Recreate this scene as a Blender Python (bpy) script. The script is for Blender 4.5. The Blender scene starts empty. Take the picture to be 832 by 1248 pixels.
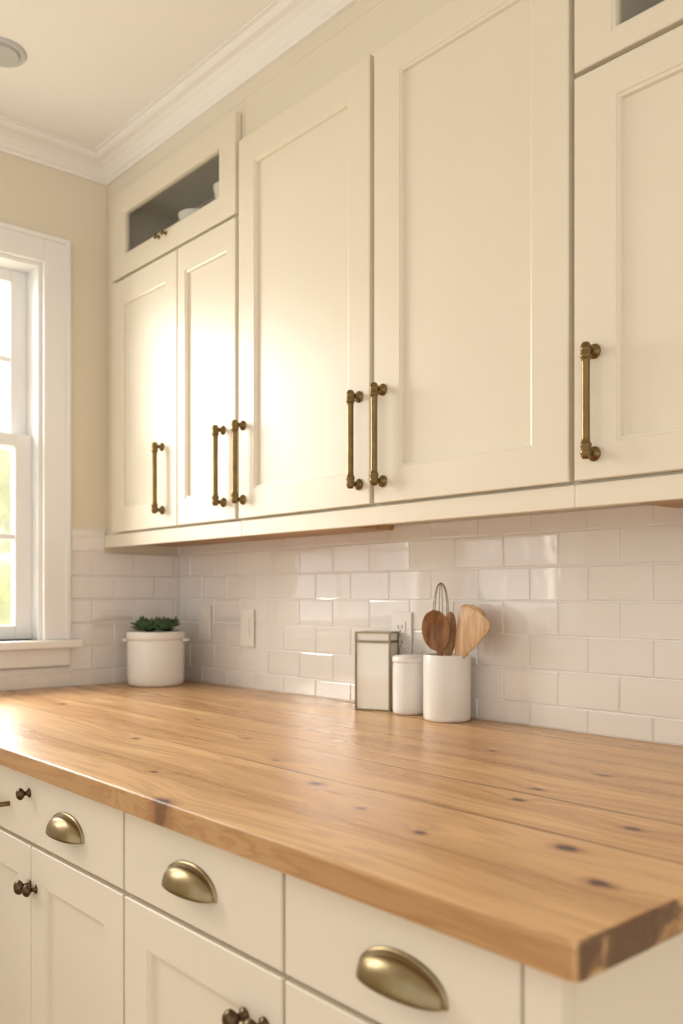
import bpy, bmesh, math, random
from mathutils import Vector, Matrix
random.seed(4)
sc = bpy.context.scene
COL = sc.collection

# ------------------------------------------------------------------ materials
def mat(name, col, rough=0.5, metal=0.0, spec=0.5, coat=0.0, noise=0.0, nscale=8.0, bump=0.0, bscale=60.0):
    m = bpy.data.materials.new(name); m.use_nodes = True
    nt = m.node_tree; b = nt.nodes['Principled BSDF']
    b.inputs['Base Color'].default_value = (*col, 1)
    b.inputs['Roughness'].default_value = rough
    b.inputs['Metallic'].default_value = metal
    b.inputs['Specular IOR Level'].default_value = spec
    b.inputs['Coat Weight'].default_value = coat
    b.inputs['Coat Roughness'].default_value = 0.05
    tc = nt.nodes.new('ShaderNodeTexCoord')
    if noise > 0:
        n = nt.nodes.new('ShaderNodeTexNoise'); n.inputs['Scale'].default_value = nscale
        n.inputs['Detail'].default_value = 4
        nt.links.new(tc.outputs['Object'], n.inputs['Vector'])
        mx = nt.nodes.new('ShaderNodeMix'); mx.data_type = 'RGBA'
        mx.inputs[6].default_value = (*[c*(1-noise) for c in col], 1)
        mx.inputs[7].default_value = (*[min(1, c*(1+noise)) for c in col], 1)
        nt.links.new(n.outputs['Fac'], mx.inputs[0])
        nt.links.new(mx.outputs[2], b.inputs['Base Color'])
    if bump > 0:
        n2 = nt.nodes.new('ShaderNodeTexNoise'); n2.inputs['Scale'].default_value = bscale
        nt.links.new(tc.outputs['Object'], n2.inputs['Vector'])
        bp = nt.nodes.new('ShaderNodeBump'); bp.inputs['Strength'].default_value = bump
        bp.inputs['Distance'].default_value = 0.002
        nt.links.new(n2.outputs['Fac'], bp.inputs['Height'])
        nt.links.new(bp.outputs['Normal'], b.inputs['Normal'])
    return m

M_cream = mat('cream_cabinet_paint', (0.80, 0.732, 0.605), 0.38, noise=0.02, nscale=3, bump=0.05, bscale=40)
M_wall = mat('beige_wall_paint', (0.80, 0.73, 0.59), 0.85, noise=0.02, nscale=2, bump=0.1, bscale=180)
M_ceil = mat('ceiling_paint', (0.94, 0.925, 0.89), 0.9, noise=0.01, nscale=2)
M_trim = mat('white_trim_paint', (0.90, 0.885, 0.85), 0.4, noise=0.01, nscale=3)
M_winw = mat('window_white_paint', (0.88, 0.88, 0.87), 0.35, noise=0.01, nscale=3)
M_tile = mat('glazed_tile', (0.82, 0.79, 0.755), 0.04, spec=1.0, coat=1.0, noise=0.02, nscale=9, bump=0.35, bscale=14)
M_grout = mat('grout', (0.86, 0.84, 0.81), 0.9, noise=0.04, nscale=40)
M_brass = mat('antique_brass', (0.21, 0.145, 0.06), 0.33, metal=1.0, noise=0.38, nscale=45, bump=0.1, bscale=120)
M_brass2 = mat('brushed_brass', (0.29, 0.225, 0.125), 0.30, metal=1.0, noise=0.28, nscale=35)
M_bronze = mat('dark_bronze', (0.12, 0.08, 0.045), 0.32, metal=1.0, noise=0.2, nscale=40)
M_ceramic = mat('white_ceramic', (0.86, 0.84, 0.80), 0.14, noise=0.015, nscale=10)
M_milk = mat('milk_glass', (0.90, 0.88, 0.80), 0.06, spec=1.0, coat=1.0, noise=0.02, nscale=10)
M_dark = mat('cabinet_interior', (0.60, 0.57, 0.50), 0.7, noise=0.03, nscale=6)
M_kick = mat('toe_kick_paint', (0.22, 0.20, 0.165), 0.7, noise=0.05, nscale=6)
M_plastic = mat('outlet_plastic', (0.84, 0.81, 0.76), 0.3, noise=0.01)
M_slot = mat('outlet_slot', (0.05, 0.045, 0.04), 0.6, noise=0.02)
M_leaf = mat('succulent_leaf', (0.06, 0.12, 0.05), 0.45, noise=0.5, nscale=30)
M_soil = mat('potting_soil', (0.04, 0.025, 0.015), 0.95, noise=0.4, nscale=120, bump=1, bscale=200)
M_steel = mat('wire_steel', (0.30, 0.26, 0.21), 0.3, metal=1.0, noise=0.05)
M_lens = mat('lamp_lens', (0.55, 0.56, 0.55), 0.25, noise=0.03, nscale=60)
M_grass = mat('lawn_grass', (0.70, 0.71, 0.55), 0.9, noise=0.15, nscale=3)
M_foliage = mat('foliage', (0.74, 0.76, 0.55), 0.8, noise=0.3, nscale=3)
M_bark = mat('tree_bark', (0.20, 0.15, 0.10), 0.9, noise=0.4, nscale=20)

class NB:
    def __init__(s, m): s.nt = m.node_tree
    def L(s, a, b): s.nt.links.new(a, b)
    def val(s, sock, v):
        if isinstance(v, (int, float)): sock.default_value = v
        elif isinstance(v, tuple): sock.default_value = v
        else: s.L(v, sock)
    def math(s, op, a, b=0.0, c=0.0, clamp=False):
        n = s.nt.nodes.new('ShaderNodeMath'); n.operation = op; n.use_clamp = clamp
        s.val(n.inputs[0], a); s.val(n.inputs[1], b); s.val(n.inputs[2], c); return n.outputs[0]
    def vmath(s, op, a, b):
        n = s.nt.nodes.new('ShaderNodeVectorMath'); n.operation = op
        s.val(n.inputs[0], a); s.val(n.inputs[1], b)
        return n.outputs['Value'] if op in ('DISTANCE', 'LENGTH') else n.outputs[0]
    def noise(s, v, scale=1.0, det=4, dist=0.0):
        n = s.nt.nodes.new('ShaderNodeTexNoise'); s.L(v, n.inputs['Vector'])
        n.inputs['Scale'].default_value = scale; n.inputs['Detail'].default_value = det
        n.inputs['Distortion'].default_value = dist; return n.outputs['Fac']
    def mix(s, f, a, b, mode='MIX'):
        n = s.nt.nodes.new('ShaderNodeMix'); n.data_type = 'RGBA'; n.blend_type = mode
        s.val(n.inputs[0], f); s.val(n.inputs[6], a); s.val(n.inputs[7], b); return n.outputs[2]
    def ramp(s, f, lo, hi):
        n = s.nt.nodes.new('ShaderNodeMapRange'); n.interpolation_type = 'SMOOTHSTEP'
        s.L(f, n.inputs[0]); n.inputs[1].default_value = lo; n.inputs[2].default_value = hi
        return n.outputs[0]
    def comb(s, x, y, z=0.0):
        n = s.nt.nodes.new('ShaderNodeCombineXYZ'); s.val(n.inputs[0], x); s.val(n.inputs[1], y); s.val(n.inputs[2], z); return n.outputs[0]

def glass(name, tint=(1, 1, 1)):
    """thin pane: clear, with a Schlick surface reflection that is the same from both sides"""
    m = bpy.data.materials.new(name); m.use_nodes = True
    nt = m.node_tree; nt.nodes.clear(); n = NB(m)
    o = nt.nodes.new('ShaderNodeOutputMaterial'); mx = nt.nodes.new('ShaderNodeMixShader')
    t = nt.nodes.new('ShaderNodeBsdfTransparent'); g = nt.nodes.new('ShaderNodeBsdfGlossy')
    t.inputs[0].default_value = (*tint, 1); g.inputs['Roughness'].default_value = 0.03
    lw = nt.nodes.new('ShaderNodeLayerWeight'); lw.inputs[0].default_value = 0.5
    f = n.math('MULTIPLY_ADD', n.math('POWER', lw.outputs['Facing'], 5.0), 0.9, 0.045)
    nt.links.new(f, mx.inputs[0]); nt.links.new(t.outputs[0], mx.inputs[1]); nt.links.new(g.outputs[0], mx.inputs[2])
    nt.links.new(mx.outputs[0], o.inputs[0]); return m
M_glass = glass('window_glass')
M_cabglass = glass('cabinet_glass', (0.93, 0.94, 0.92))

def wood_counter():
    m = bpy.data.materials.new('knotty_pine'); m.use_nodes = True
    n = NB(m); b = m.node_tree.nodes['Principled BSDF']
    tc = m.node_tree.nodes.new('ShaderNodeTexCoord'); P = tc.outputs['Object']
    sep = m.node_tree.nodes.new('ShaderNodeSeparateXYZ'); n.L(P, sep.inputs[0])
    X, Y, Z = sep.outputs
    knots = [(1.704,-.773,1.15),(2.279,-.868,1.15),(2.18,-.783,1.25),(2.183,-.644,.95),(2.018,-.863,.75),(1.873,-.831,.7),
             (1.987,-.623,.85),(1.961,-.543,.8),(1.968,-.373,.85),(1.11,-.771,.75),(.44,-.636,1.1),(1.262,-.598,.7),
             (1.696,-.327,.7),(1.651,-1.02,1.7),(.80,-.30,.8),(2.10,-.22,.8),(1.45,-.92,.6),(.75,-.9,.8),(2.30,-.45,.8),(1.50,-.70,.5),(.95,-.52,.6)]
    wob = n.noise(P, 60, 2)
    d = None
    Ps = n.vmath('MULTIPLY', P, (0.62, 1.0, 0.25))
    for kx, ky, r in knots:
        di = n.vmath('DISTANCE', Ps, (kx*0.62, ky, 0.92*0.25))
        di = n.math('DIVIDE', di, r)
        d = di if d is None else n.math('MINIMUM', d, di)
    dw = n.math('MULTIPLY_ADD', wob, 0.009, d)
    infl = n.math('POWER', 2.718, n.math('MULTIPLY', d, -26.0))
    pc = n.math('DIVIDE', n.math('ADD', Y, 0.106), 0.158)
    pid = n.math('FLOOR', pc); frac = n.math('FRACT', pc)
    edge = n.math('MINIMUM', frac, n.math('SUBTRACT', 1.0, frac))
    wn = m.node_tree.nodes.new('ShaderNodeTexWhiteNoise'); wn.noise_dimensions = '1D'; n.L(pid, wn.inputs['W'])
    prand = wn.outputs['Value']
    yy = n.math('ADD', Y, n.math('MULTIPLY', infl, 0.04))
    yy = n.math('ADD', yy, n.math('MULTIPLY', n.noise(P, 1.6, 2), 0.05))
    xo = n.math('MULTIPLY_ADD', prand, 17.0, n.math('MULTIPLY', X, 0.9))
    g1 = n.noise(n.comb(xo, n.math('MULTIPLY', yy, 18.0), n.math('MULTIPLY', Z, 18.0)), 1.0, 3, 0.3)
    rings = n.math('SINE', n.math('MULTIPLY', g1, 85.0))
    g2 = n.noise(n.comb(n.math('MULTIPLY', X, 3.0), n.math('MULTIPLY', yy, 220.0), n.math('MULTIPLY', Z, 220.0)), 1.0, 3)
    big = n.noise(P, 1.7, 2)
    c = n.mix(n.ramp(g1, 0.32, 0.66), (0.50, 0.265, 0.105, 1), (0.73, 0.46, 0.22, 1))
    c = n.mix(n.math('MULTIPLY', n.ramp(rings, 0.0, 1.0), 0.46), c, (0.37, 0.17, 0.06, 1))
    c = n.mix(n.math('MULTIPLY', n.ramp(g2, 0.5, 0.78), 0.46), c, (0.32, 0.145, 0.05, 1))
    c = n.mix(n.math('MULTIPLY', n.ramp(prand, 0.3, 1.0), 0.40), c, (0.80, 0.56, 0.31, 1))
    c = n.mix(n.math('MULTIPLY', n.ramp(big, 0.48, 0.75), 0.30), c, (0.46, 0.235, 0.085, 1))
    g3 = n.noise(n.comb(n.math('MULTIPLY', X, 2.0), n.math('MULTIPLY', yy, 60.0)), 1.0, 1)
    crack = n.math('MULTIPLY', n.ramp(g3, 0.73, 0.78), n.ramp(g2, 0.4, 0.55))
    c = n.mix(n.math('MULTIPLY', crack, 0.85), c, (0.16, 0.065, 0.03, 1))
    ring = n.math('MULTIPLY', n.math('SINE', n.math('MULTIPLY', dw, 900.0)), infl)
    c = n.mix(n.math('MULTIPLY', n.math('ABSOLUTE', ring), 0.25), c, (0.36, 0.16, 0.055, 1))
    c = n.mix(n.math('MULTIPLY', n.math('SUBTRACT', 1.0, n.ramp(dw, 0.009, 0.023)), 0.85), c, (0.28, 0.11, 0.045, 1))
    c = n.mix(n.math('SUBTRACT', 1.0, n.ramp(dw, 0.009, 0.0135)), c, (0.055, 0.022, 0.018, 1))
    ln = n.math('SUBTRACT', 1.0, n.ramp(edge, 0.009, 0.020))
    yb = n.math('MULTIPLY', n.ramp(Y, -0.84, -0.80), n.math('SUBTRACT', 1.0, n.ramp(Y, -0.52, -0.48)))
    gate = n.math('MULTIPLY', n.math('MULTIPLY', n.ramp(X, 1.25, 1.6), n.ramp(n.noise(P, 4.0, 2), 0.28, 0.45)), yb)
    gate = n.math('MAXIMUM', gate, 0.36)
    ln = n.math('MULTIPLY', ln, gate)
    c = n.mix(n.math('MULTIPLY', ln, 0.95), c, (0.08, 0.03, 0.016, 1))
    fe = n.math('SUBTRACT', 1.0, n.ramp(Y, -1.0228, -1.0195))
    c = n.mix(n.math('MULTIPLY', fe, 0.50), c, (0.34, 0.165, 0.065, 1))  # shade on the front edge, put into the wood colour
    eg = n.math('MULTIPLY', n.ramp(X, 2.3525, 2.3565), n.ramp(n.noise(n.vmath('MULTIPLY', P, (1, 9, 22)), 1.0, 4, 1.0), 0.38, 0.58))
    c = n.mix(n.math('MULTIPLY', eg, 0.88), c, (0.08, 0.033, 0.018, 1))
    n.L(c, b.inputs['Base Color'])
    n.L(n.math('MULTIPLY_ADD', g1, 0.18, 0.20), b.inputs['Roughness'])
    bp = m.node_tree.nodes.new('ShaderNodeBump'); bp.inputs['Strength'].default_value = 0.25; bp.inputs['Distance'].default_value = 0.0012
    h = n.math('SUBTRACT', g2, n.math('MULTIPLY', ln, 1.5))
    n.L(h, bp.inputs['Height']); n.L(bp.outputs[0], b.inputs['Normal'])
    return m
M_counter = wood_counter()

def wood_simple(name, c1, c2, rough=0.5, sc_=(3, 3, 3), dist=0.5):
    m = bpy.data.materials.new(name); m.use_nodes = True
    n = NB(m); b = m.node_tree.nodes['Principled BSDF']
    tc = m.node_tree.nodes.new('ShaderNodeTexCoord')
    v = n.vmath('MULTIPLY', tc.outputs['Object'], sc_)
    f = n.noise(v, 1.0, 4, dist)
    n.L(n.mix(n.ramp(f, 0.3, 0.7), (*c1, 1), (*c2, 1)), b.inputs['Base Color'])
    b.inputs['Roughness'].default_value = rough; return m
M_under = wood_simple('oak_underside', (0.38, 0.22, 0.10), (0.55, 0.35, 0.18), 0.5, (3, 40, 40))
M_floor = wood_simple('oak_floor', (0.42, 0.28, 0.16), (0.58, 0.41, 0.25), 0.4, (2, 30, 30))
M_spoon_d = wood_simple('walnut_spoon', (0.20, 0.085, 0.03), (0.38, 0.18, 0.06), 0.45, (80, 80, 12))
M_spoon_m = wood_simple('cherry_spatula', (0.28, 0.13, 0.05), (0.46, 0.25, 0.11), 0.45, (80, 80, 12))
M_spoon_l = wood_simple('beech_paddle', (0.50, 0.29, 0.145), (0.70, 0.47, 0.27), 0.5, (80, 80, 12))

# ------------------------------------------------------------------ helpers
def obj(name, bm, m=None, parent=None, smooth=False):
    me = bpy.data.meshes.new(name)
    bmesh.ops.recalc_face_normals(bm, faces=bm.faces)
    bm.to_mesh(me); bm.free()
    o = bpy.data.objects.new(name, me); COL.objects.link(o)
    if m: me.materials.append(m)
    if smooth:
        for p in me.polygons: p.use_smooth = True
    if parent: o.parent = parent
    return o
def empty(name):
    o = bpy.data.objects.new(name, None); COL.objects.link(o); o.empty_display_size = 0.1; return o
def addbox(bm, x0, x1, y0, y1, z0, z1, bev=0.0, seg=2):
    r = bmesh.ops.create_cube(bm, size=1)
    vs = r['verts']
    for v in vs:
        v.co = Vector(((x0+x1)/2 + v.co.x*(x1-x0), (y0+y1)/2 + v.co.y*(y1-y0), (z0+z1)/2 + v.co.z*(z1-z0)))
    if bev > 0:
        es = list({e for v in vs for e in v.link_edges})
        bmesh.ops.bevel(bm, geom=es, offset=bev, segments=seg, affect='EDGES', profile=0.5)
def box(name, x0, x1, y0, y1, z0, z1, m, parent=None, bev=0.0, seg=2):
    bm = bmesh.new(); addbox(bm, x0, x1, y0, y1, z0, z1, bev, seg)
    return obj(name, bm, m, parent)
def boxes(name, lst, m, parent=None, bev=0.0):
    bm = bmesh.new()
    for b in lst: addbox(bm, *b, bev)
    return obj(name, bm, m, parent)
def pane(name, pts, m, parent=None):
    bm = bmesh.new(); bm.faces.new([bm.verts.new(p) for p in pts]); return obj(name, bm, m, parent)
def lathe_bm(bm, prof, seg=40, origin=(0, 0, 0), M=None):
    rings = []
    M = M or Matrix.Identity(4); O = Vector(origin)
    for r, z in prof:
        if r < 1e-6: rings.append([bm.verts.new(O + M @ Vector((0, 0, z)))])
        else: rings.append([bm.verts.new(O + M @ Vector((r*math.cos(2*math.pi*i/seg), r*math.sin(2*math.pi*i/seg), z))) for i in range(seg)])
    for a, b in zip(rings, rings[1:]):
        for i in range(seg):
            j = (i+1) % seg
            if len(a) == 1 and len(b) == 1: continue
            if len(a) == 1: bm.faces.new((a[0], b[j], b[i]))
            elif len(b) == 1: bm.faces.new((a[i], a[j], b[0]))
            else: bm.faces.new((a[i], a[j], b[j], b[i]))
def lathe(name, prof, m, parent=None, origin=(0, 0, 0), M=None, seg=48):
    bm = bmesh.new(); lathe_bm(bm, prof, seg, origin, M)
    o = obj(name, bm, m, parent, True)
    md = o.modifiers.new('es', 'EDGE_SPLIT'); md.split_angle = math.radians(50)
    return o
TO_FRONT = Matrix.Rotation(math.radians(90), 4, 'X')   # local +z -> world -y

def shaker(name, x0, x1, z0, z1, yf, st, m, parent, rail=None, th=0.02, glass_m=None, flat=False):
    rail = rail or st
    bm = bmesh.new()
    def ring(dx, dz, y):
        return [bm.verts.new((x0+dx, y, z0+dz)), bm.verts.new((x1-dx, y, z0+dz)), bm.verts.new((x1-dx, y, z1-dz)), bm.verts.new((x0+dx, y, z1-dz))]
    rs = [ring(0, 0, yf+th), ring(0, 0, yf+0.0018), ring(0.0018, 0.0018, yf)]
    if not flat:
        rs += [ring(st, rail, yf), ring(st+0.002, rail+0.002, yf+0.0025), ring(st+0.007, rail+0.007, yf+0.004), ring(st+0.009, rail+0.009, yf+0.011)]
        if glass_m: rs += [ring(st+0.009, rail+0.009, yf+th)]
    for a, b in zip(rs, rs[1:]):
        for i in range(4):
            j = (i+1) % 4; bm.faces.new((a[i], a[j], b[j], b[i]))
    if glass_m and not flat:
        a, b = rs[-1], rs[0]
        for i in range(4):
            j = (i+1) % 4; bm.faces.new((a[i], a[j], b[j], b[i]))
    else:
        bm.faces.new(rs[-1]); bm.faces.new(rs[0][::-1])
    o = obj(name, bm, m, parent)
    if glass_m:
        gx0, gx1, gz0, gz1, gy = x0+st+.004, x1-st-.004, z0+rail+.004, z1-rail-.004, yf+.013
        pane(name+'_glass', [(gx0, gy, gz0), (gx1, gy, gz0), (gx1, gy, gz1), (gx0, gy, gz1)], glass_m, parent)
    return o

def bar_pull(name, x, z0, z1, yf, parent):
    bm = bmesh.new(); off = 0.027; yb = yf-off
    for z in (z0, z1):
        lathe_bm(bm, [(0, 0), (0.0125, 0), (0.0135, 0.002), (0.0125, 0.004), (0.008, 0.006), (0.006, 0.010), (0.006, off-0.008),
                      (0.0085, off-0.006), (0.0095, off), (0.008, off+0.006), (0.004, off+0.009), (0, off+0.010)], 20, (x, yf, z), TO_FRONT)
    lathe_bm(bm, [(0, -0.012), (0.006, -0.011), (0.0088, -0.006), (0.009, 0), (0.009, 0.009), (0.0102, 0.011), (0.0102, 0.015), (0.0082, 0.017), (0.0072, 0.024),
                  (0.0070, (z1-z0)/2), (0.0072, z1-z0-0.024), (0.0082, z1-z0-0.017), (0.0102, z1-z0-0.015), (0.0102, z1-z0-0.011), (0.009, z1-z0-0.009),
                  (0.009, z1-z0), (0.0088, z1-z0+0.006), (0.006, z1-z0+0.011), (0, z1-z0+0.012)], 20, (x, yb, z0))
    return obj(name, bm, M_brass, parent, True)
def knob(name, x, z, yf, parent, s=1.0, m=None):
    prof = [(0, 0), (0.011, 0), (0.011, 0.002), (0.007, 0.004), (0.0055, 0.008), (0.006, 0.013), (0.011, 0.016), (0.0145, 0.020), (0.0145, 0.024), (0.011, 0.029), (0.005, 0.031), (0, 0.0315)]
    bm = bmesh.new(); lathe_bm(bm, [(r*s, h*s) for r, h in prof], 28, (x, yf, z), TO_FRONT)
    return obj(name, bm, m or M_bronze, parent, True)
def cup_pull(name, x, z, yf, parent, a=0.064, h=0.037, d=0.026):
    bm = bmesh.new(); z0 = z-h*0.5
    nu, nv = 36, 12
    def surf(a, h, d, dy):
        g = []
        for i in range(nu+1):
            v = math.pi*i/nu
            row = []
            for j in range(nv+1):
                w = math.pi/2*j/nv
                sv = max(0.0, math.sin(v))**0.85
                row.append(bm.verts.new((x+a*math.cos(v), yf-d*sv*math.cos(w)-dy, z0+h*sv*math.sin(w))))
            g.append(row)
        return g
    g1 = surf(a, h, d, 0.002); g2 = surf(a-0.002, h-0.002, d-0.002, 0.002)
    for g in (g1, g2):
        for i in range(nu):
            for j in range(nv):
                try: bm.faces.new((g[i][j], g[i+1][j], g[i+1][j+1], g[i][j+1]))
                except Exception: pass
    for i in range(nu):
        bm.faces.new((g1[i][0], g1[i+1][0], g2[i+1][0], g2[i][0]))
    N = 36; ra = []
    for (aa, hh, yy) in ((a-0.004, h-0.004, yf-0.0035), (a+0.003, h+0.003, yf-0.0035), (a+0.004, h+0.004, yf-0.0005)):
        ra.append([bm.verts.new((x+aa*math.cos(math.pi*i/N), yy, z0+hh*(max(0, math.sin(math.pi*i/N))**0.85))) for i in range(N+1)])
    for p, q in zip(ra, ra[1:]):
        for i in range(N): bm.faces.new((p[i], p[i+1], q[i+1], q[i]))
    bmesh.ops.remove_doubles(bm, verts=bm.verts, dist=0.00005)
    return obj(name, bm, M_brass2, parent, True)
def tube(name, pts, r, m, parent=None, seg=8, cyclic=False):
    cu = bpy.data.curves.new(name, 'CURVE'); cu.dimensions = '3D'; cu.bevel_depth = r; cu.bevel_resolution = 3
    s = cu.splines.new('POLY'); s.points.add(len(pts)-1); s.use_cyclic_u = cyclic
    for p, q in zip(s.points, pts): p.co = (*q, 1)
    o = bpy.data.objects.new(name, cu); COL.objects.link(o); cu.materials.append(m); cu.use_fill_caps = True
    if parent: o.parent = parent
    return o

# ------------------------------------------------------------------ room shell
CZ = 2.67
XR, YF = 5.0, -4.2
box('wall_back', -0.15, XR, 0.0, 0.15, 0, CZ+.1, M_wall)
WZ0, WZ1 = 1.075, 2.285
WINS = [(-1.33, -0.508), (-2.42, -1.60)]  # second window is out of view, added for tile reflections and side light
boxes('wall_left', [(-.15, 0, -.508, 0.0, 0, CZ+.1), (-.15, 0, -1.60, -1.33, WZ0, WZ1), (-.15, 0, YF, -2.42, 0, CZ+.1), (-.15, 0, -2.42, -.508, 0, WZ0), (-.15, 0, -2.42, -.508, WZ1, CZ+.1)], M_wall)
box('floor', -0.15, XR, YF, 0.15, -0.1, 0.0, M_floor)
box('ceiling', -0.15, XR, YF, 0.15, CZ, CZ+0.1, M_ceil)

def crown():
    prof = [(0, 2.60), (0.010, 2.60), (0.012, 2.608), (0.018, 2.612), (0.024, 2.622), (0.036, 2.636), (0.052, 2.646), (0.066, 2.650), (0.074, 2.655), (0.076, 2.662), (0.086, 2.664), (0.086, CZ-.0005), (0, CZ-.0005)]
    bm = bmesh.new(); rows = []
    for o_, z in prof:
        rows.append([bm.verts.new((3.6, -0.28-o_, z)), bm.verts.new((o_, -0.28-o_, z)), bm.verts.new((o_, YF, z))])
    for a, b in zip(rows, rows[1:]+rows[:1]):
        for i in range(2): bm.faces.new((a[i], a[i+1], b[i+1], b[i]))
    return obj('trim_1', bm, M_trim)
crown()

CW = 0.088
def window(idx, WY0, WY1):
    W = empty('window_%d' % idx)
    boxes('casing', [(0.0, 0.020, WY1, WY1+CW, WZ0, WZ1+CW), (0.0, 0.020, WY0-CW, WY0, WZ0, WZ1+CW), (0.0, 0.020, WY0, WY1, WZ1, WZ1+CW)], M_winw, W, 0.003)
    boxes('casing_bead', [(0.020, 0.026, WY1+CW-.016, WY1+CW, WZ0, WZ1+CW), (0.020, 0.026, WY0-CW, WY1+CW-.016, WZ1+CW-.016, WZ1+CW)], M_winw, W, 0.002)
    boxes('jamb', [(-.15, 0.0, WY1-.012, WY1, WZ0, WZ1), (-.15, 0.0, WY0, WY0+.012, WZ0, WZ1), (-.15, 0.0, WY0+.012, WY1-.012, WZ1-.012, WZ1)], M_winw, W)
    boxes('stool', [(-.15, 0.055, WY0-CW-.03, WY1+CW+.03, WZ0-.026, WZ0)], M_trim, W, 0.005)
    box('apron', 0.0, 0.022, WY0-CW, WY1+CW, WZ0-.085, WZ0-.026, M_trim, W, 0.004)
    a, b = WY0+.012, WY1-.012
    zm = 1.715; st = 0.055
    for nm, x0, x1, z0, z1 in (('upper_sash', -.125, -.088, zm-.02, WZ1-.012), ('lower_sash', -.085, -.048, WZ0+.002, zm+.022)):
        L = [(x0, x1, a, a+st, z0, z1), (x0, x1, b-st, b, z0, z1), (x0, x1, a+st, b-st, z0, z0+.045), (x0, x1, a+st, b-st, z1-.04, z1)]
        xm = (x0+x1)/2; zc = (z0+z1)/2
        L.append((xm-.009, xm+.009, a+st, b-st, zc-.009, zc+.009))
        for k in (1, 2):
            yv = a+st+(b-a-2*st)*k/3
            L.append((xm-.009, xm+.009, yv-.009, yv+.009, z0+.045, z1-.04))
        boxes(nm, L, M_winw, W, 0.002)
        pane(nm+'_glass', [(xm, a+st, z0+.045), (xm, b-st, z0+.045), (xm, b-st, z1-.04), (xm, a+st, z1-.04)], M_glass, W)
for i, (p, q) in enumerate(WINS): window(i+1, p, q)

lathe('recessed_light', [(0, -.012), (0.045, -.012), (0.048, -0.004), (0.052, -.008), (0.062, -.008), (0.066, -0.003), (0.066, 0)], M_lens, None, (0.405, -0.79, CZ))

# ------------------------------------------------------------------ backsplash tiles
PX, PZ, g = 0.1535, 0.078, 0.0032
def put(bm, u0, u1, z0, z1, wall):
    if u1-u0 < .008 or z1-z0 < .008: return
    th = 0.008; e = 0.0024
    ta, tb = random.uniform(-.0007, .0007), random.uniform(-.0004, .0004)
    tilt = [-ta-tb, ta-tb, ta+tb, -ta+tb]
    def P(u, d, z): return (u, -d, z) if wall == 'b' else (d, -u, z)
    o_ = [bm.verts.new(P(u, 0.0015, z)) for u, z in ((u0, z0), (u1, z0), (u1, z1), (u0, z1))]
    m_ = [bm.verts.new(P(u, th-.0018, z)) for u, z in ((u0, z0), (u1, z0), (u1, z1), (u0, z1))]
    m2 = [bm.verts.new(P(u, th-.0005, z)) for u, z in ((u0+e*.35, z0+e*.35), (u1-e*.35, z0+e*.35), (u1-e*.35, z1-e*.35), (u0+e*.35, z1-e*.35))]
    i_ = [bm.verts.new(P(u, th+t, z)) for (u, z), t in zip(((u0+e, z0+e), (u1-e, z0+e), (u1-e, z1-e), (u0+e, z1-e)), tilt)]
    for p, q in ((o_, m_), (m_, m2), (m2, i_)):
        for k in range(4): bm.faces.new((p[k], p[(k+1) % 4], q[(k+1) % 4], q[k]))
    bm.faces.new(i_)
bm = bmesh.new()
rows = [(0.921, 0.972)] + [(0.972+PZ*k, 0.972+PZ*(k+1)) for k in range(5)] + [(1.362, 1.4045)]
for r, (z0, z1) in enumerate(rows):
    off = 1.620 + (0 if r % 2 == 1 else PX/2)
    k0 = math.floor((0-off)/PX)
    for k in range(k0, k0+26):
        u0, u1 = max(off+k*PX, 0.009), min(off+(k+1)*PX, 3.2)
        put(bm, u0+g/2, u1-g/2, z0+g/2, z1-g/2, 'b')
T1 = obj('backsplash_tile', bm, M_tile)
bm = bmesh.new()
rowsl = [(0.921, 0.972)] + [(0.972+PZ*k, 0.972+PZ*(k+1)) for k in range(5)] + [(1.362, 1.44)]
for r, (z0, z1) in enumerate(rowsl):
    off = 0.03 + (0 if r % 2 == 1 else PX/2)
    for k in range(-1, 12):
        u0, u1 = off+k*PX, off+(k+1)*PX
        lim = 0.418 if z1 > 0.99 else 1.02
        u0 = max(u0, 0.001); u1 = min(u1, lim)
        if z0 >= 1.36: u0 = max(u0, 0.292)
        put(bm, u0+g/2, u1-g/2, z0+g/2, z1-g/2, 'l')
T2 = obj('backsplash_tile', bm, M_tile)
boxes('grout', [(0.0005, 3.2, -0.0055, -.0003, 0.9205, 1.4045)], M_grout, T1)
boxes('grout', [(0.0003, 0.0055, -1.02, -0.0055, .9205, .985), (0.0003, 0.0055, -.418, -0.0055, .985, 1.362), (0.0003, .0055, -.418, -.292, 1.362, 1.44)], M_grout, T2)

def outlet(x, z, kind):
    e = empty('electrical_outlet' if kind else 'light_switch')
    box('plate', x-.037, x+.037, -.0145, -.0094, z-.06, z+.06, M_plastic, e, 0.002)
    if kind:
        for dz in (-.02, .02):
            box('receptacle', x-.017, x+.017, -.0175, -.0145, z+dz-.015, z+dz+.015, M_plastic, e, 0.001)
            boxes('slots', [(x-.008, x-.0055, -.0179, -.0174, z+dz-.004, z+dz+.006), (x+.0055, x+.008, -.0179, -.0174, z+dz-.004, z+dz+.006), (x-.002, x+.002, -.0179, -.0174, z+dz-.011, z+dz-.007)], M_slot, e)
    else:
        box('rocker', x-.016, x+.016, -.0175, -.0145, z-.033, z+.033, M_plastic, e, 0.001)
outlet(1.135, 1.115, True)
outlet(0.437, 1.114, False)
outlet(0.186, 1.125, False)

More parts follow.
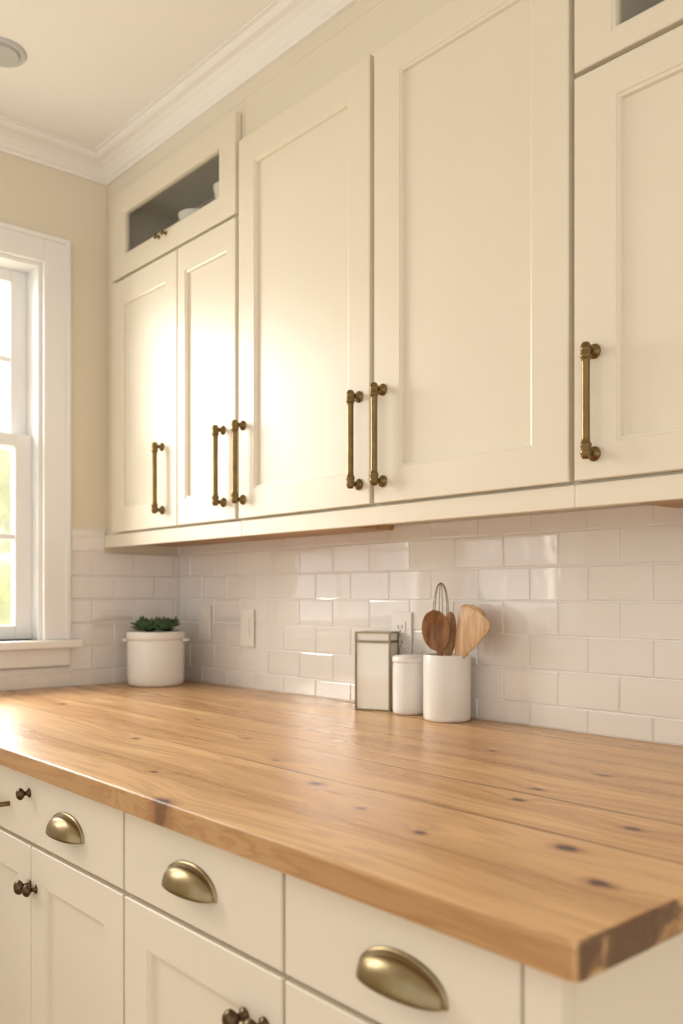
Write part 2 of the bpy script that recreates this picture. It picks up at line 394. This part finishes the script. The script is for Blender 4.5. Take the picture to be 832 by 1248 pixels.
# ------------------------------------------------------------------ upper cabinets
YC = -0.280; YD = -0.302
zb = 1.405
def carcass_solid(e, x0, x1, z0, z1, nm='carcass'):
    box(nm, x0, x1, YC, -0.0005, z0, z1, M_cream, e)
def carcass_open(e, x0, x1, z0, z1, wl, wr, wb, wt):
    boxes('glass_box_frame', [(x0, x0+wl, YC, -.0005, z0, z1), (x1-wr, x1, YC, -.0005, z0, z1), (x0+wl, x1-wr, YC, -.0005, z0, z0+wb), (x0+wl, x1-wr, YC, -.0005, z1-wt, z1)], M_cream, e)
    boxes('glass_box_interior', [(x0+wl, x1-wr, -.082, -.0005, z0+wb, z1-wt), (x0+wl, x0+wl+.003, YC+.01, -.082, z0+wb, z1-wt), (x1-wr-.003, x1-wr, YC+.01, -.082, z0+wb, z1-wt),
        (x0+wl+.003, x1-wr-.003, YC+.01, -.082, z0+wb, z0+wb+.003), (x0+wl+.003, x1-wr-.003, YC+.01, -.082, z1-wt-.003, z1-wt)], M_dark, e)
def plate_stack(e, x, y, z, r, h, nm):
    lathe(nm, [(0, 0), (r*.5, 0), (r*.55, h*.1), (r*.85, h*.55), (r, h), (r*.96, h), (r*.8, h*.6), (r*.5, h*.2), (0, h*.18)], M_ceramic, e, (x, y, z))

A = empty('kitchen_cabinet')
carcass_solid(A, 0.0005, 0.806, zb, 2.248)
carcass_open(A, 0.0005, 0.806, 2.248, 2.56, 0.10, 0.055, 0.06, 0.05)
shaker('door_1', 0.075, 0.487, 1.425, 2.242, YD, 0.068, M_cream, A, 0.075)
shaker('door_2', 0.492, 0.790, 1.425, 2.242, YD, 0.040, M_cream, A, 0.075)
shaker('glass_door', 0.075, 0.790, 2.252, 2.528, YD, 0.076, M_cream, A, 0.064, glass_m=M_cabglass)
bar_pull('pull_1', 0.405, 1.476, 1.667, YD, A)
bar_pull('pull_2', 0.735, 1.474, 1.672, YD, A)
knob('knob_1', 0.385, 2.308, YD, A, .6, M_brass); knob('knob_2', 0.425, 2.308, YD, A, .6, M_brass)
plate_stack(A, 0.64, -.215, 2.3115, 0.050, 0.085, 'bowl'); plate_stack(A, 0.44, -.20, 2.3115, 0.06, 0.07, 'dish')
box('light_rail', 0.0005, 0.806, -.292, YC, 1.378, 1.42, M_cream, A, .002)
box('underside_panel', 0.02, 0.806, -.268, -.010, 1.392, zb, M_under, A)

B = empty('kitchen_cabinet')
carcass_solid(B, 0.8065, 1.8575, zb, 2.56)
shaker('door_1', 0.806, 1.322, 1.425, 2.440, YD, 0.070, M_cream, B, 0.075)
shaker('door_2', 1.336, 1.850, 1.425, 2.440, YD, 0.080, M_cream, B, 0.073)
bar_pull('pull_1', 0.828, 1.474, 1.672, YD, B)
bar_pull('pull_2', 1.288, 1.472, 1.672, YD, B)
bar_pull('pull_3', 1.366, 1.472, 1.675, YD, B)
box('light_rail', 0.8065, 1.8575, -.292, YC, 1.378, 1.42, M_cream, B, .002)
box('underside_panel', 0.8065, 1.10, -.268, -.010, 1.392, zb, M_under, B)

C = empty('kitchen_cabinet')
carcass_solid(C, 1.858, 2.75, zb, 2.157)
carcass_open(C, 1.858, 2.75, 2.157, 2.56, 0.06, 0.06, 0.035, 0.05)
shaker('door_1', 1.862, 2.330, 1.425, 2.150, YD, 0.085, M_cream, C, 0.062)
shaker('door_2', 2.335, 2.740, 1.425, 2.150, YD, 0.085, M_cream, C, 0.062)
shaker('glass_door', 1.862, 2.330, 2.160, 2.500, YD, 0.075, M_cream, C, 0.040, glass_m=M_cabglass)
shaker('glass_door_2', 2.335, 2.740, 2.160, 2.500, YD, 0.075, M_cream, C, 0.040, glass_m=M_cabglass)
bar_pull('pull_1', 1.905, 1.469, 1.650, YD, C)
plate_stack(C, 2.06, -.205, 2.1955, 0.06, 0.075, 'bowl')
box('light_rail', 1.858, 2.75, -.292, YC, 1.378, 1.42, M_cream, C, .002)
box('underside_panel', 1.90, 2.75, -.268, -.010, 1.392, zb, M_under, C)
box('trim_2', 0.0005, 2.75, YC, -.0005, 2.5605, CZ-.001, M_cream)

# ------------------------------------------------------------------ base cabinets
YB = -0.975; YBF = -0.995
def base(x0, x1):
    e = empty('base_cabinet')
    box('carcass', x0, x1, YB, -.0005, 0.10, 0.8845, M_cream, e)
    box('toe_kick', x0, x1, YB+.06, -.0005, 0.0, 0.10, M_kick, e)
    return e
BA = base(0.001, 1.4835)
shaker('drawer_1', 0.56, 1.4815, 0.744, 0.876, YBF, 0, M_cream, BA, flat=True)
shaker('door_1', 0.74, 1.109, 0.12, 0.736, YBF, 0.06, M_cream, BA, 0.065)
shaker('door_2', 1.113, 1.4815, 0.12, 0.736, YBF, 0.062, M_cream, BA, 0.065)
shaker('door_3', 0.10, 0.735, 0.12, 0.736, YBF, 0.06, M_cream, BA, 0.065)
shaker('drawer_2', 0.10, 0.555, 0.744, 0.876, YBF, 0, M_cream, BA, flat=True)
cup_pull('cup_pull_1', 1.276, 0.808, YBF, BA)
knob('knob_1', 1.104, 0.838, YBF, BA, .8); knob('knob_2', 1.105, 0.660, YBF, BA, .95); knob('knob_3', 1.134, 0.660, YBF, BA, .8)
pts = [(0.90, YBF, .80), (0.90, YBF-.018, .80), (0.905, YBF-.026, .80), (0.995, YBF-.026, .80), (1.002, YBF-.018, .80), (1.002, YBF, .80)]
tube('bar_handle', pts, 0.005, M_brass, BA)
BB = base(1.485, 1.9055)
shaker('drawer_1', 1.4885, 1.903, 0.744, 0.876, YBF, 0, M_cream, BB, flat=True)
shaker('door_1', 1.4885, 1.903, 0.12, 0.736, YBF, 0.072, M_cream, BB, 0.065)
cup_pull('cup_pull_1', 1.690, 0.813, YBF, BB)
knob('knob_1', 1.823, 0.662, YBF, BB); knob('knob_2', 1.868, 0.665, YBF, BB)
BC = base(1.907, 2.322)
shaker('drawer_1', 1.910, 2.275, 0.744, 0.876, YBF, 0, M_cream, BC, flat=True)
shaker('drawer_2', 1.910, 2.275, 0.12, 0.736, YBF, 0.07, M_cream, BC, 0.065)
box('end_stile', 2.279, 2.322, YBF, YB, 0.10, 0.884, M_cream, BC, 0.0015)
cup_pull('cup_pull_1', 2.117, 0.813, YBF, BC)

# ------------------------------------------------------------------ countertop
bm = bmesh.new()
addbox(bm, 0.001, 2.357, -1.023, -0.001, 0.885, 0.92)
ve = [e for e in bm.edges if abs(e.verts[0].co.z-e.verts[1].co.z) > .01 and e.verts[0].co.x > 2 and e.verts[0].co.y < -.5]
bmesh.ops.bevel(bm, geom=ve, offset=0.012, segments=6, affect='EDGES', profile=0.5)
he = [e for e in bm.edges if abs(e.verts[0].co.z-e.verts[1].co.z) < .001 and all(v.co.z > .9 for v in e.verts) and (all(v.co.x > 2.33 for v in e.verts) or all(v.co.y < -1.0 for v in e.verts))]
bmesh.ops.bevel(bm, geom=he, offset=0.0035, segments=3, affect='EDGES', profile=0.5)
ct = obj('butcher_block_countertop', bm, M_counter)

# ------------------------------------------------------------------ things on the counter
Z0 = 0.9205
PL = empty('potted_succulent')
px, py = 0.150, -0.180
lathe('crock', [(0, 0), (0.080, 0), (0.088, 0.004), (0.092, 0.014), (0.0935, 0.03), (0.0935, 0.138), (0.091, 0.146), (0.090, 0.150), (0.0945, 0.153), (0.096, 0.158), (0.096, 0.174), (0.093, 0.179), (0.088, 0.179), (0.085, 0.174), (0.085, 0.155), (0, 0.155)], M_ceramic, PL, (px, py, Z0))
lathe('soil', [(0.0848, 0), (0.0848, 0.012), (0.05, 0.020), (0, 0.022)], M_soil, PL, (px, py, Z0+.1555))
for s_ in (-1, 1):
    d = Vector((0.6587, 0.7524, 0))*s_
    c0 = Vector((px, py, Z0+.150)) + d*0.093
    t_ = d.cross(Vector((0, 0, 1)))
    tube('handle', [tuple(c0 - t_*0.02 + d*-.002), tuple(c0 - t_*.016 + d*.010), tuple(c0+d*.014), tuple(c0 + t_*.016 + d*.010), tuple(c0 + t_*0.02 + d*-.002)], 0.005, M_ceramic, PL)
bm = bmesh.new()
def leaf(bm, base, direc, L, wd):
    q = direc.to_track_quat('Z', 'Y').to_matrix().to_4x4()
    M4 = Matrix.Translation(base + direc*L*.5) @ q @ Matrix.Diagonal((wd, wd*.5, L*.5, 1))
    bmesh.ops.create_icosphere(bm, subdivisions=2, radius=1, matrix=M4)
for k in range(15):
    an = k*2.4; rr = 0.066*math.sqrt((k+.3)/15)
    c = Vector((px+rr*math.cos(an), py+rr*math.sin(an), Z0+.178+random.uniform(0, .018)))
    for ring_, (n_, el, L) in enumerate(((7, .35, .030), (6, .8, .030), (4, 1.25, .028))):
        for i in range(n_):
            th = 2*math.pi*i/n_ + ring_*.4 + k
            leaf(bm, c, Vector((math.cos(th)*math.cos(el), math.sin(th)*math.cos(el), math.sin(el))).normalized(), L*random.uniform(.85, 1.4), .0075)
obj('succulent_leaves', bm, M_leaf, PL, True)

BCN = empty('brass_framed_canister')
bm = bmesh.new(); addbox(bm, -.0465, .0465, -.029, .029, .002, .176, .002); obj('milk_glass_body', bm, M_milk, BCN)
w, d_ = .0475, .030
bars = []
for sx in (-w, w):
    for sy in (-d_, d_): bars.append((sx-.0022, sx+.0022, sy-.0022, sy+.0022, 0, .204))
for z_ in (.002, .178, .202):
    for sy in (-d_, d_): bars.append((-w, w, sy-.0018, sy+.0018, z_-.002, z_+.002))
    for sx in (-w, w): bars.append((sx-.0018, sx+.0018, -d_, d_, z_-.002, z_+.002))
boxes('brass_frame', bars, M_brass2, BCN)
bm = bmesh.new(); addbox(bm, -.0465, .0465, -.029, .029, .180, .203, .002); obj('lid', bm, M_ceramic, BCN)
BCN.location = (1.096, -.064, Z0); BCN.rotation_euler = (0, 0, math.radians(24))

lathe('ceramic_canister', [(0, 0), (0.036, 0), (0.040, 0.004), (0.0405, 0.012), (0.0405, 0.122), (0.039, 0.127), (0.039, 0.129), (0.0415, 0.131), (0.042, 0.135), (0.041, 0.143), (0.036, 0.147), (0.020, 0.149), (0, 0.149)], M_ceramic, None, (1.208, -.060, Z0))

UC = empty('utensil_crock')
cx, cy = 1.352, -.076
lathe('crock', [(0, 0), (0.052, 0), (0.056, 0.004), (0.057, 0.010), (0.057, 0.153), (0.0555, 0.157), (0.053, 0.157), (0.0515, 0.153), (0.0515, 0.010), (0, 0.008)], M_ceramic, UC, (cx, cy, Z0))
RV = Vector((0.6587, 0.7524, 0)); FV = Vector((-0.7524, 0.6587, 0)); XV = Vector((1, 0, 0))
def utensil(nm, tip, base, hw, hl, thick, m, bowl=0.0, hr=0.0055, pw=2.0, sidev=None, fan=0.0):
    tip = Vector(tip); base = Vector(base)
    ax = (tip-base).normalized(); L = (tip-base).length
    side = (sidev or RV).copy(); side = (side-ax*side.dot(ax)).normalized(); nrm = ax.cross(side)
    bm = bmesh.new(); NS = 44; NR = 20; rings = []
    for i in range(NS+1):
        s = L*i/NS; hs = min(1.0, (s-(L-hl))/hl)
        if hs <= 0:
            t = max(0, 1+hs*3); a = hr*(1+.15*t); b = hr*(1-.2*t); dz = 0
        else:
            if fan:
                wdt = hw*(0.22+0.78*min(1, hs*1.35)**.8)*max(0, 1-max(0, (hs-.82)/.18)**2.6)**.5
                a = max(hr*1.1*(1-hs)**.5, wdt)
            else:
                a = max(hr*1.15*(1-hs)**.5, hw*max(0, 1-abs(2*hs-1.0)**pw)**.5)
            b = max(.0006, thick*(max(0, 1-hs**6))**.5)
            b = b + (hr*.8-thick)*max(0, 1-hs*4) if hs < .25 else b
            dz = bowl*math.sin(math.pi*min(1, hs))
        r = []
        for j in range(NR):
            th = 2*math.pi*j/NR
            cxx = a*math.cos(th); cyy = b*math.sin(th)
            if hs > 0 and bowl: cyy += dz*((cxx/hw)**2-1)
            r.append(bm.verts.new(base+ax*s+side*cxx+nrm*cyy))
        rings.append(r)
    for p, q in zip(rings, rings[1:]):
        for j in range(NR): bm.faces.new((p[j], p[(j+1) % NR], q[(j+1) % NR], q[j]))
    bm.faces.new(rings[0]); bm.faces.new(rings[-1])
    return obj(nm, bm, m, UC, True)
c0 = Vector((cx, cy, Z0))
Zv = lambda z: Vector((0, 0, z))
utensil('wooden_spoon', c0-RV*.036-FV*.016+Zv(.264), c0+RV*.006-FV*.006+Zv(.012), .034, .100, .004, M_spoon_d, bowl=-.012)
utensil('wooden_ladle', c0+RV*.008-FV*.004+Zv(.260), c0-RV*.006+FV*.006+Zv(.012), .0165, .110, .0045, M_spoon_m, bowl=-.003, pw=2.6)
utensil('wooden_paddle', c0+Vector((.098, .000, 0))+Zv(.264), c0+Vector((-.030, -.012, 0))+Zv(.014), .050, .128, .004, M_spoon_l, bowl=.003, sidev=XV, fan=1)
utensil('wooden_turner', c0+Vector((.054, .036, 0))+Zv(.276), c0+Vector((-.012, .024, 0))+Zv(.014), .040, .120, .004, M_spoon_l, bowl=.0, sidev=XV, fan=1)
top = c0-RV*.012+FV*.024
for k in range(3):
    ang = math.pi*k/3 + .2
    sd = RV*math.cos(ang)+FV*math.sin(ang)
    pts = [tuple(top + sd*(.019*math.cos(math.pi*i/32)) + Zv(.250+.078*max(0, math.sin(math.pi*i/32))**.8)) for i in range(33)]
    pts = [tuple(top+Zv(.165))] + pts + [tuple(top+Zv(.165))]
    tube('whisk_wire', pts, 0.0013, M_steel, UC)
tube('whisk_handle', [tuple(c0-RV*.004+FV*.012+Zv(.014)), tuple(top+Zv(.170))], .006, M_steel, UC)

# ------------------------------------------------------------------ outdoors
box('lawn', -30, -0.4, -20, 20, -0.6, -0.5, M_grass)
def tree(x, y, z, r):
    from mathutils import noise as mn
    e = empty('garden_tree')
    bm = bmesh.new(); bmesh.ops.create_icosphere(bm, subdivisions=5, radius=r)
    for v in bm.verts:
        n_ = v.co.normalized()
        v.co += n_*r*(.35*mn.noise(n_*2.1+Vector((x, y, 0)))+.2*mn.noise(n_*6+Vector((x, y, 3)))+.1*mn.noise(n_*15))
    bmesh.ops.translate(bm, verts=bm.verts, vec=(x, y, z))
    obj('crown', bm, M_foliage, e, True)
    lathe('trunk', [(0, 0), (.22, 0), (.14, .3), (.11, z+.5), (0, z+.5)], M_bark, e, (x, y, -.499), None, 16)
tree(-9, 3.6, 1.7, 1.5); tree(-11, 0.6, 1.8, 1.6); tree(-10, -3.2, 1.6, 1.6); tree(-14, 7.6, 2.2, 2.0)

# ------------------------------------------------------------------ light
w = bpy.data.worlds.new('World'); sc.world = w; w.use_nodes = True
wn = w.node_tree; bg = wn.nodes['Background']
bg.inputs[0].default_value = (1.0, 0.965, 0.91, 1); bg.inputs[1].default_value = 1.22
def area(name, loc, target, sx, sy, power, col):
    l = bpy.data.lights.new(name, 'AREA'); l.shape = 'RECTANGLE'; l.size = sx; l.size_y = sy; l.energy = power; l.color = col
    o = bpy.data.objects.new(name, l); COL.objects.link(o); o.location = loc
    o.rotation_euler = (Vector(target)-Vector(loc)).to_track_quat('-Z', 'Y').to_euler(); return o
area('window_daylight', (-1.7, -1.4, 2.5), (0, -1.4, 1.6), 3.2, 1.8, 350, (1.0, 0.955, 0.87))
s = bpy.data.lights.new('sun', 'SUN'); s.energy = 7.0; s.angle = math.radians(3); s.color = (1, .95, .86)
so = bpy.data.objects.new('sun', s); COL.objects.link(so); so.rotation_euler = (math.radians(50), 0, math.radians(-200))

# ------------------------------------------------------------------ camera
cam = bpy.data.cameras.new('camera'); co = bpy.data.objects.new('camera', cam); COL.objects.link(co)
co.location = (2.804, -1.683, 1.22); co.rotation_euler = (math.radians(90), 0, math.radians(48.8))
cam.sensor_fit = 'VERTICAL'; cam.sensor_height = 36; cam.lens = 1094/1248*36
cam.shift_y = 101/1248
cam.clip_start = 0.02
cam.dof.use_dof = True; cam.dof.focus_distance = 1.75; cam.dof.aperture_fstop = 3.2
sc.camera = co
sc.view_settings.view_transform = 'Standard'
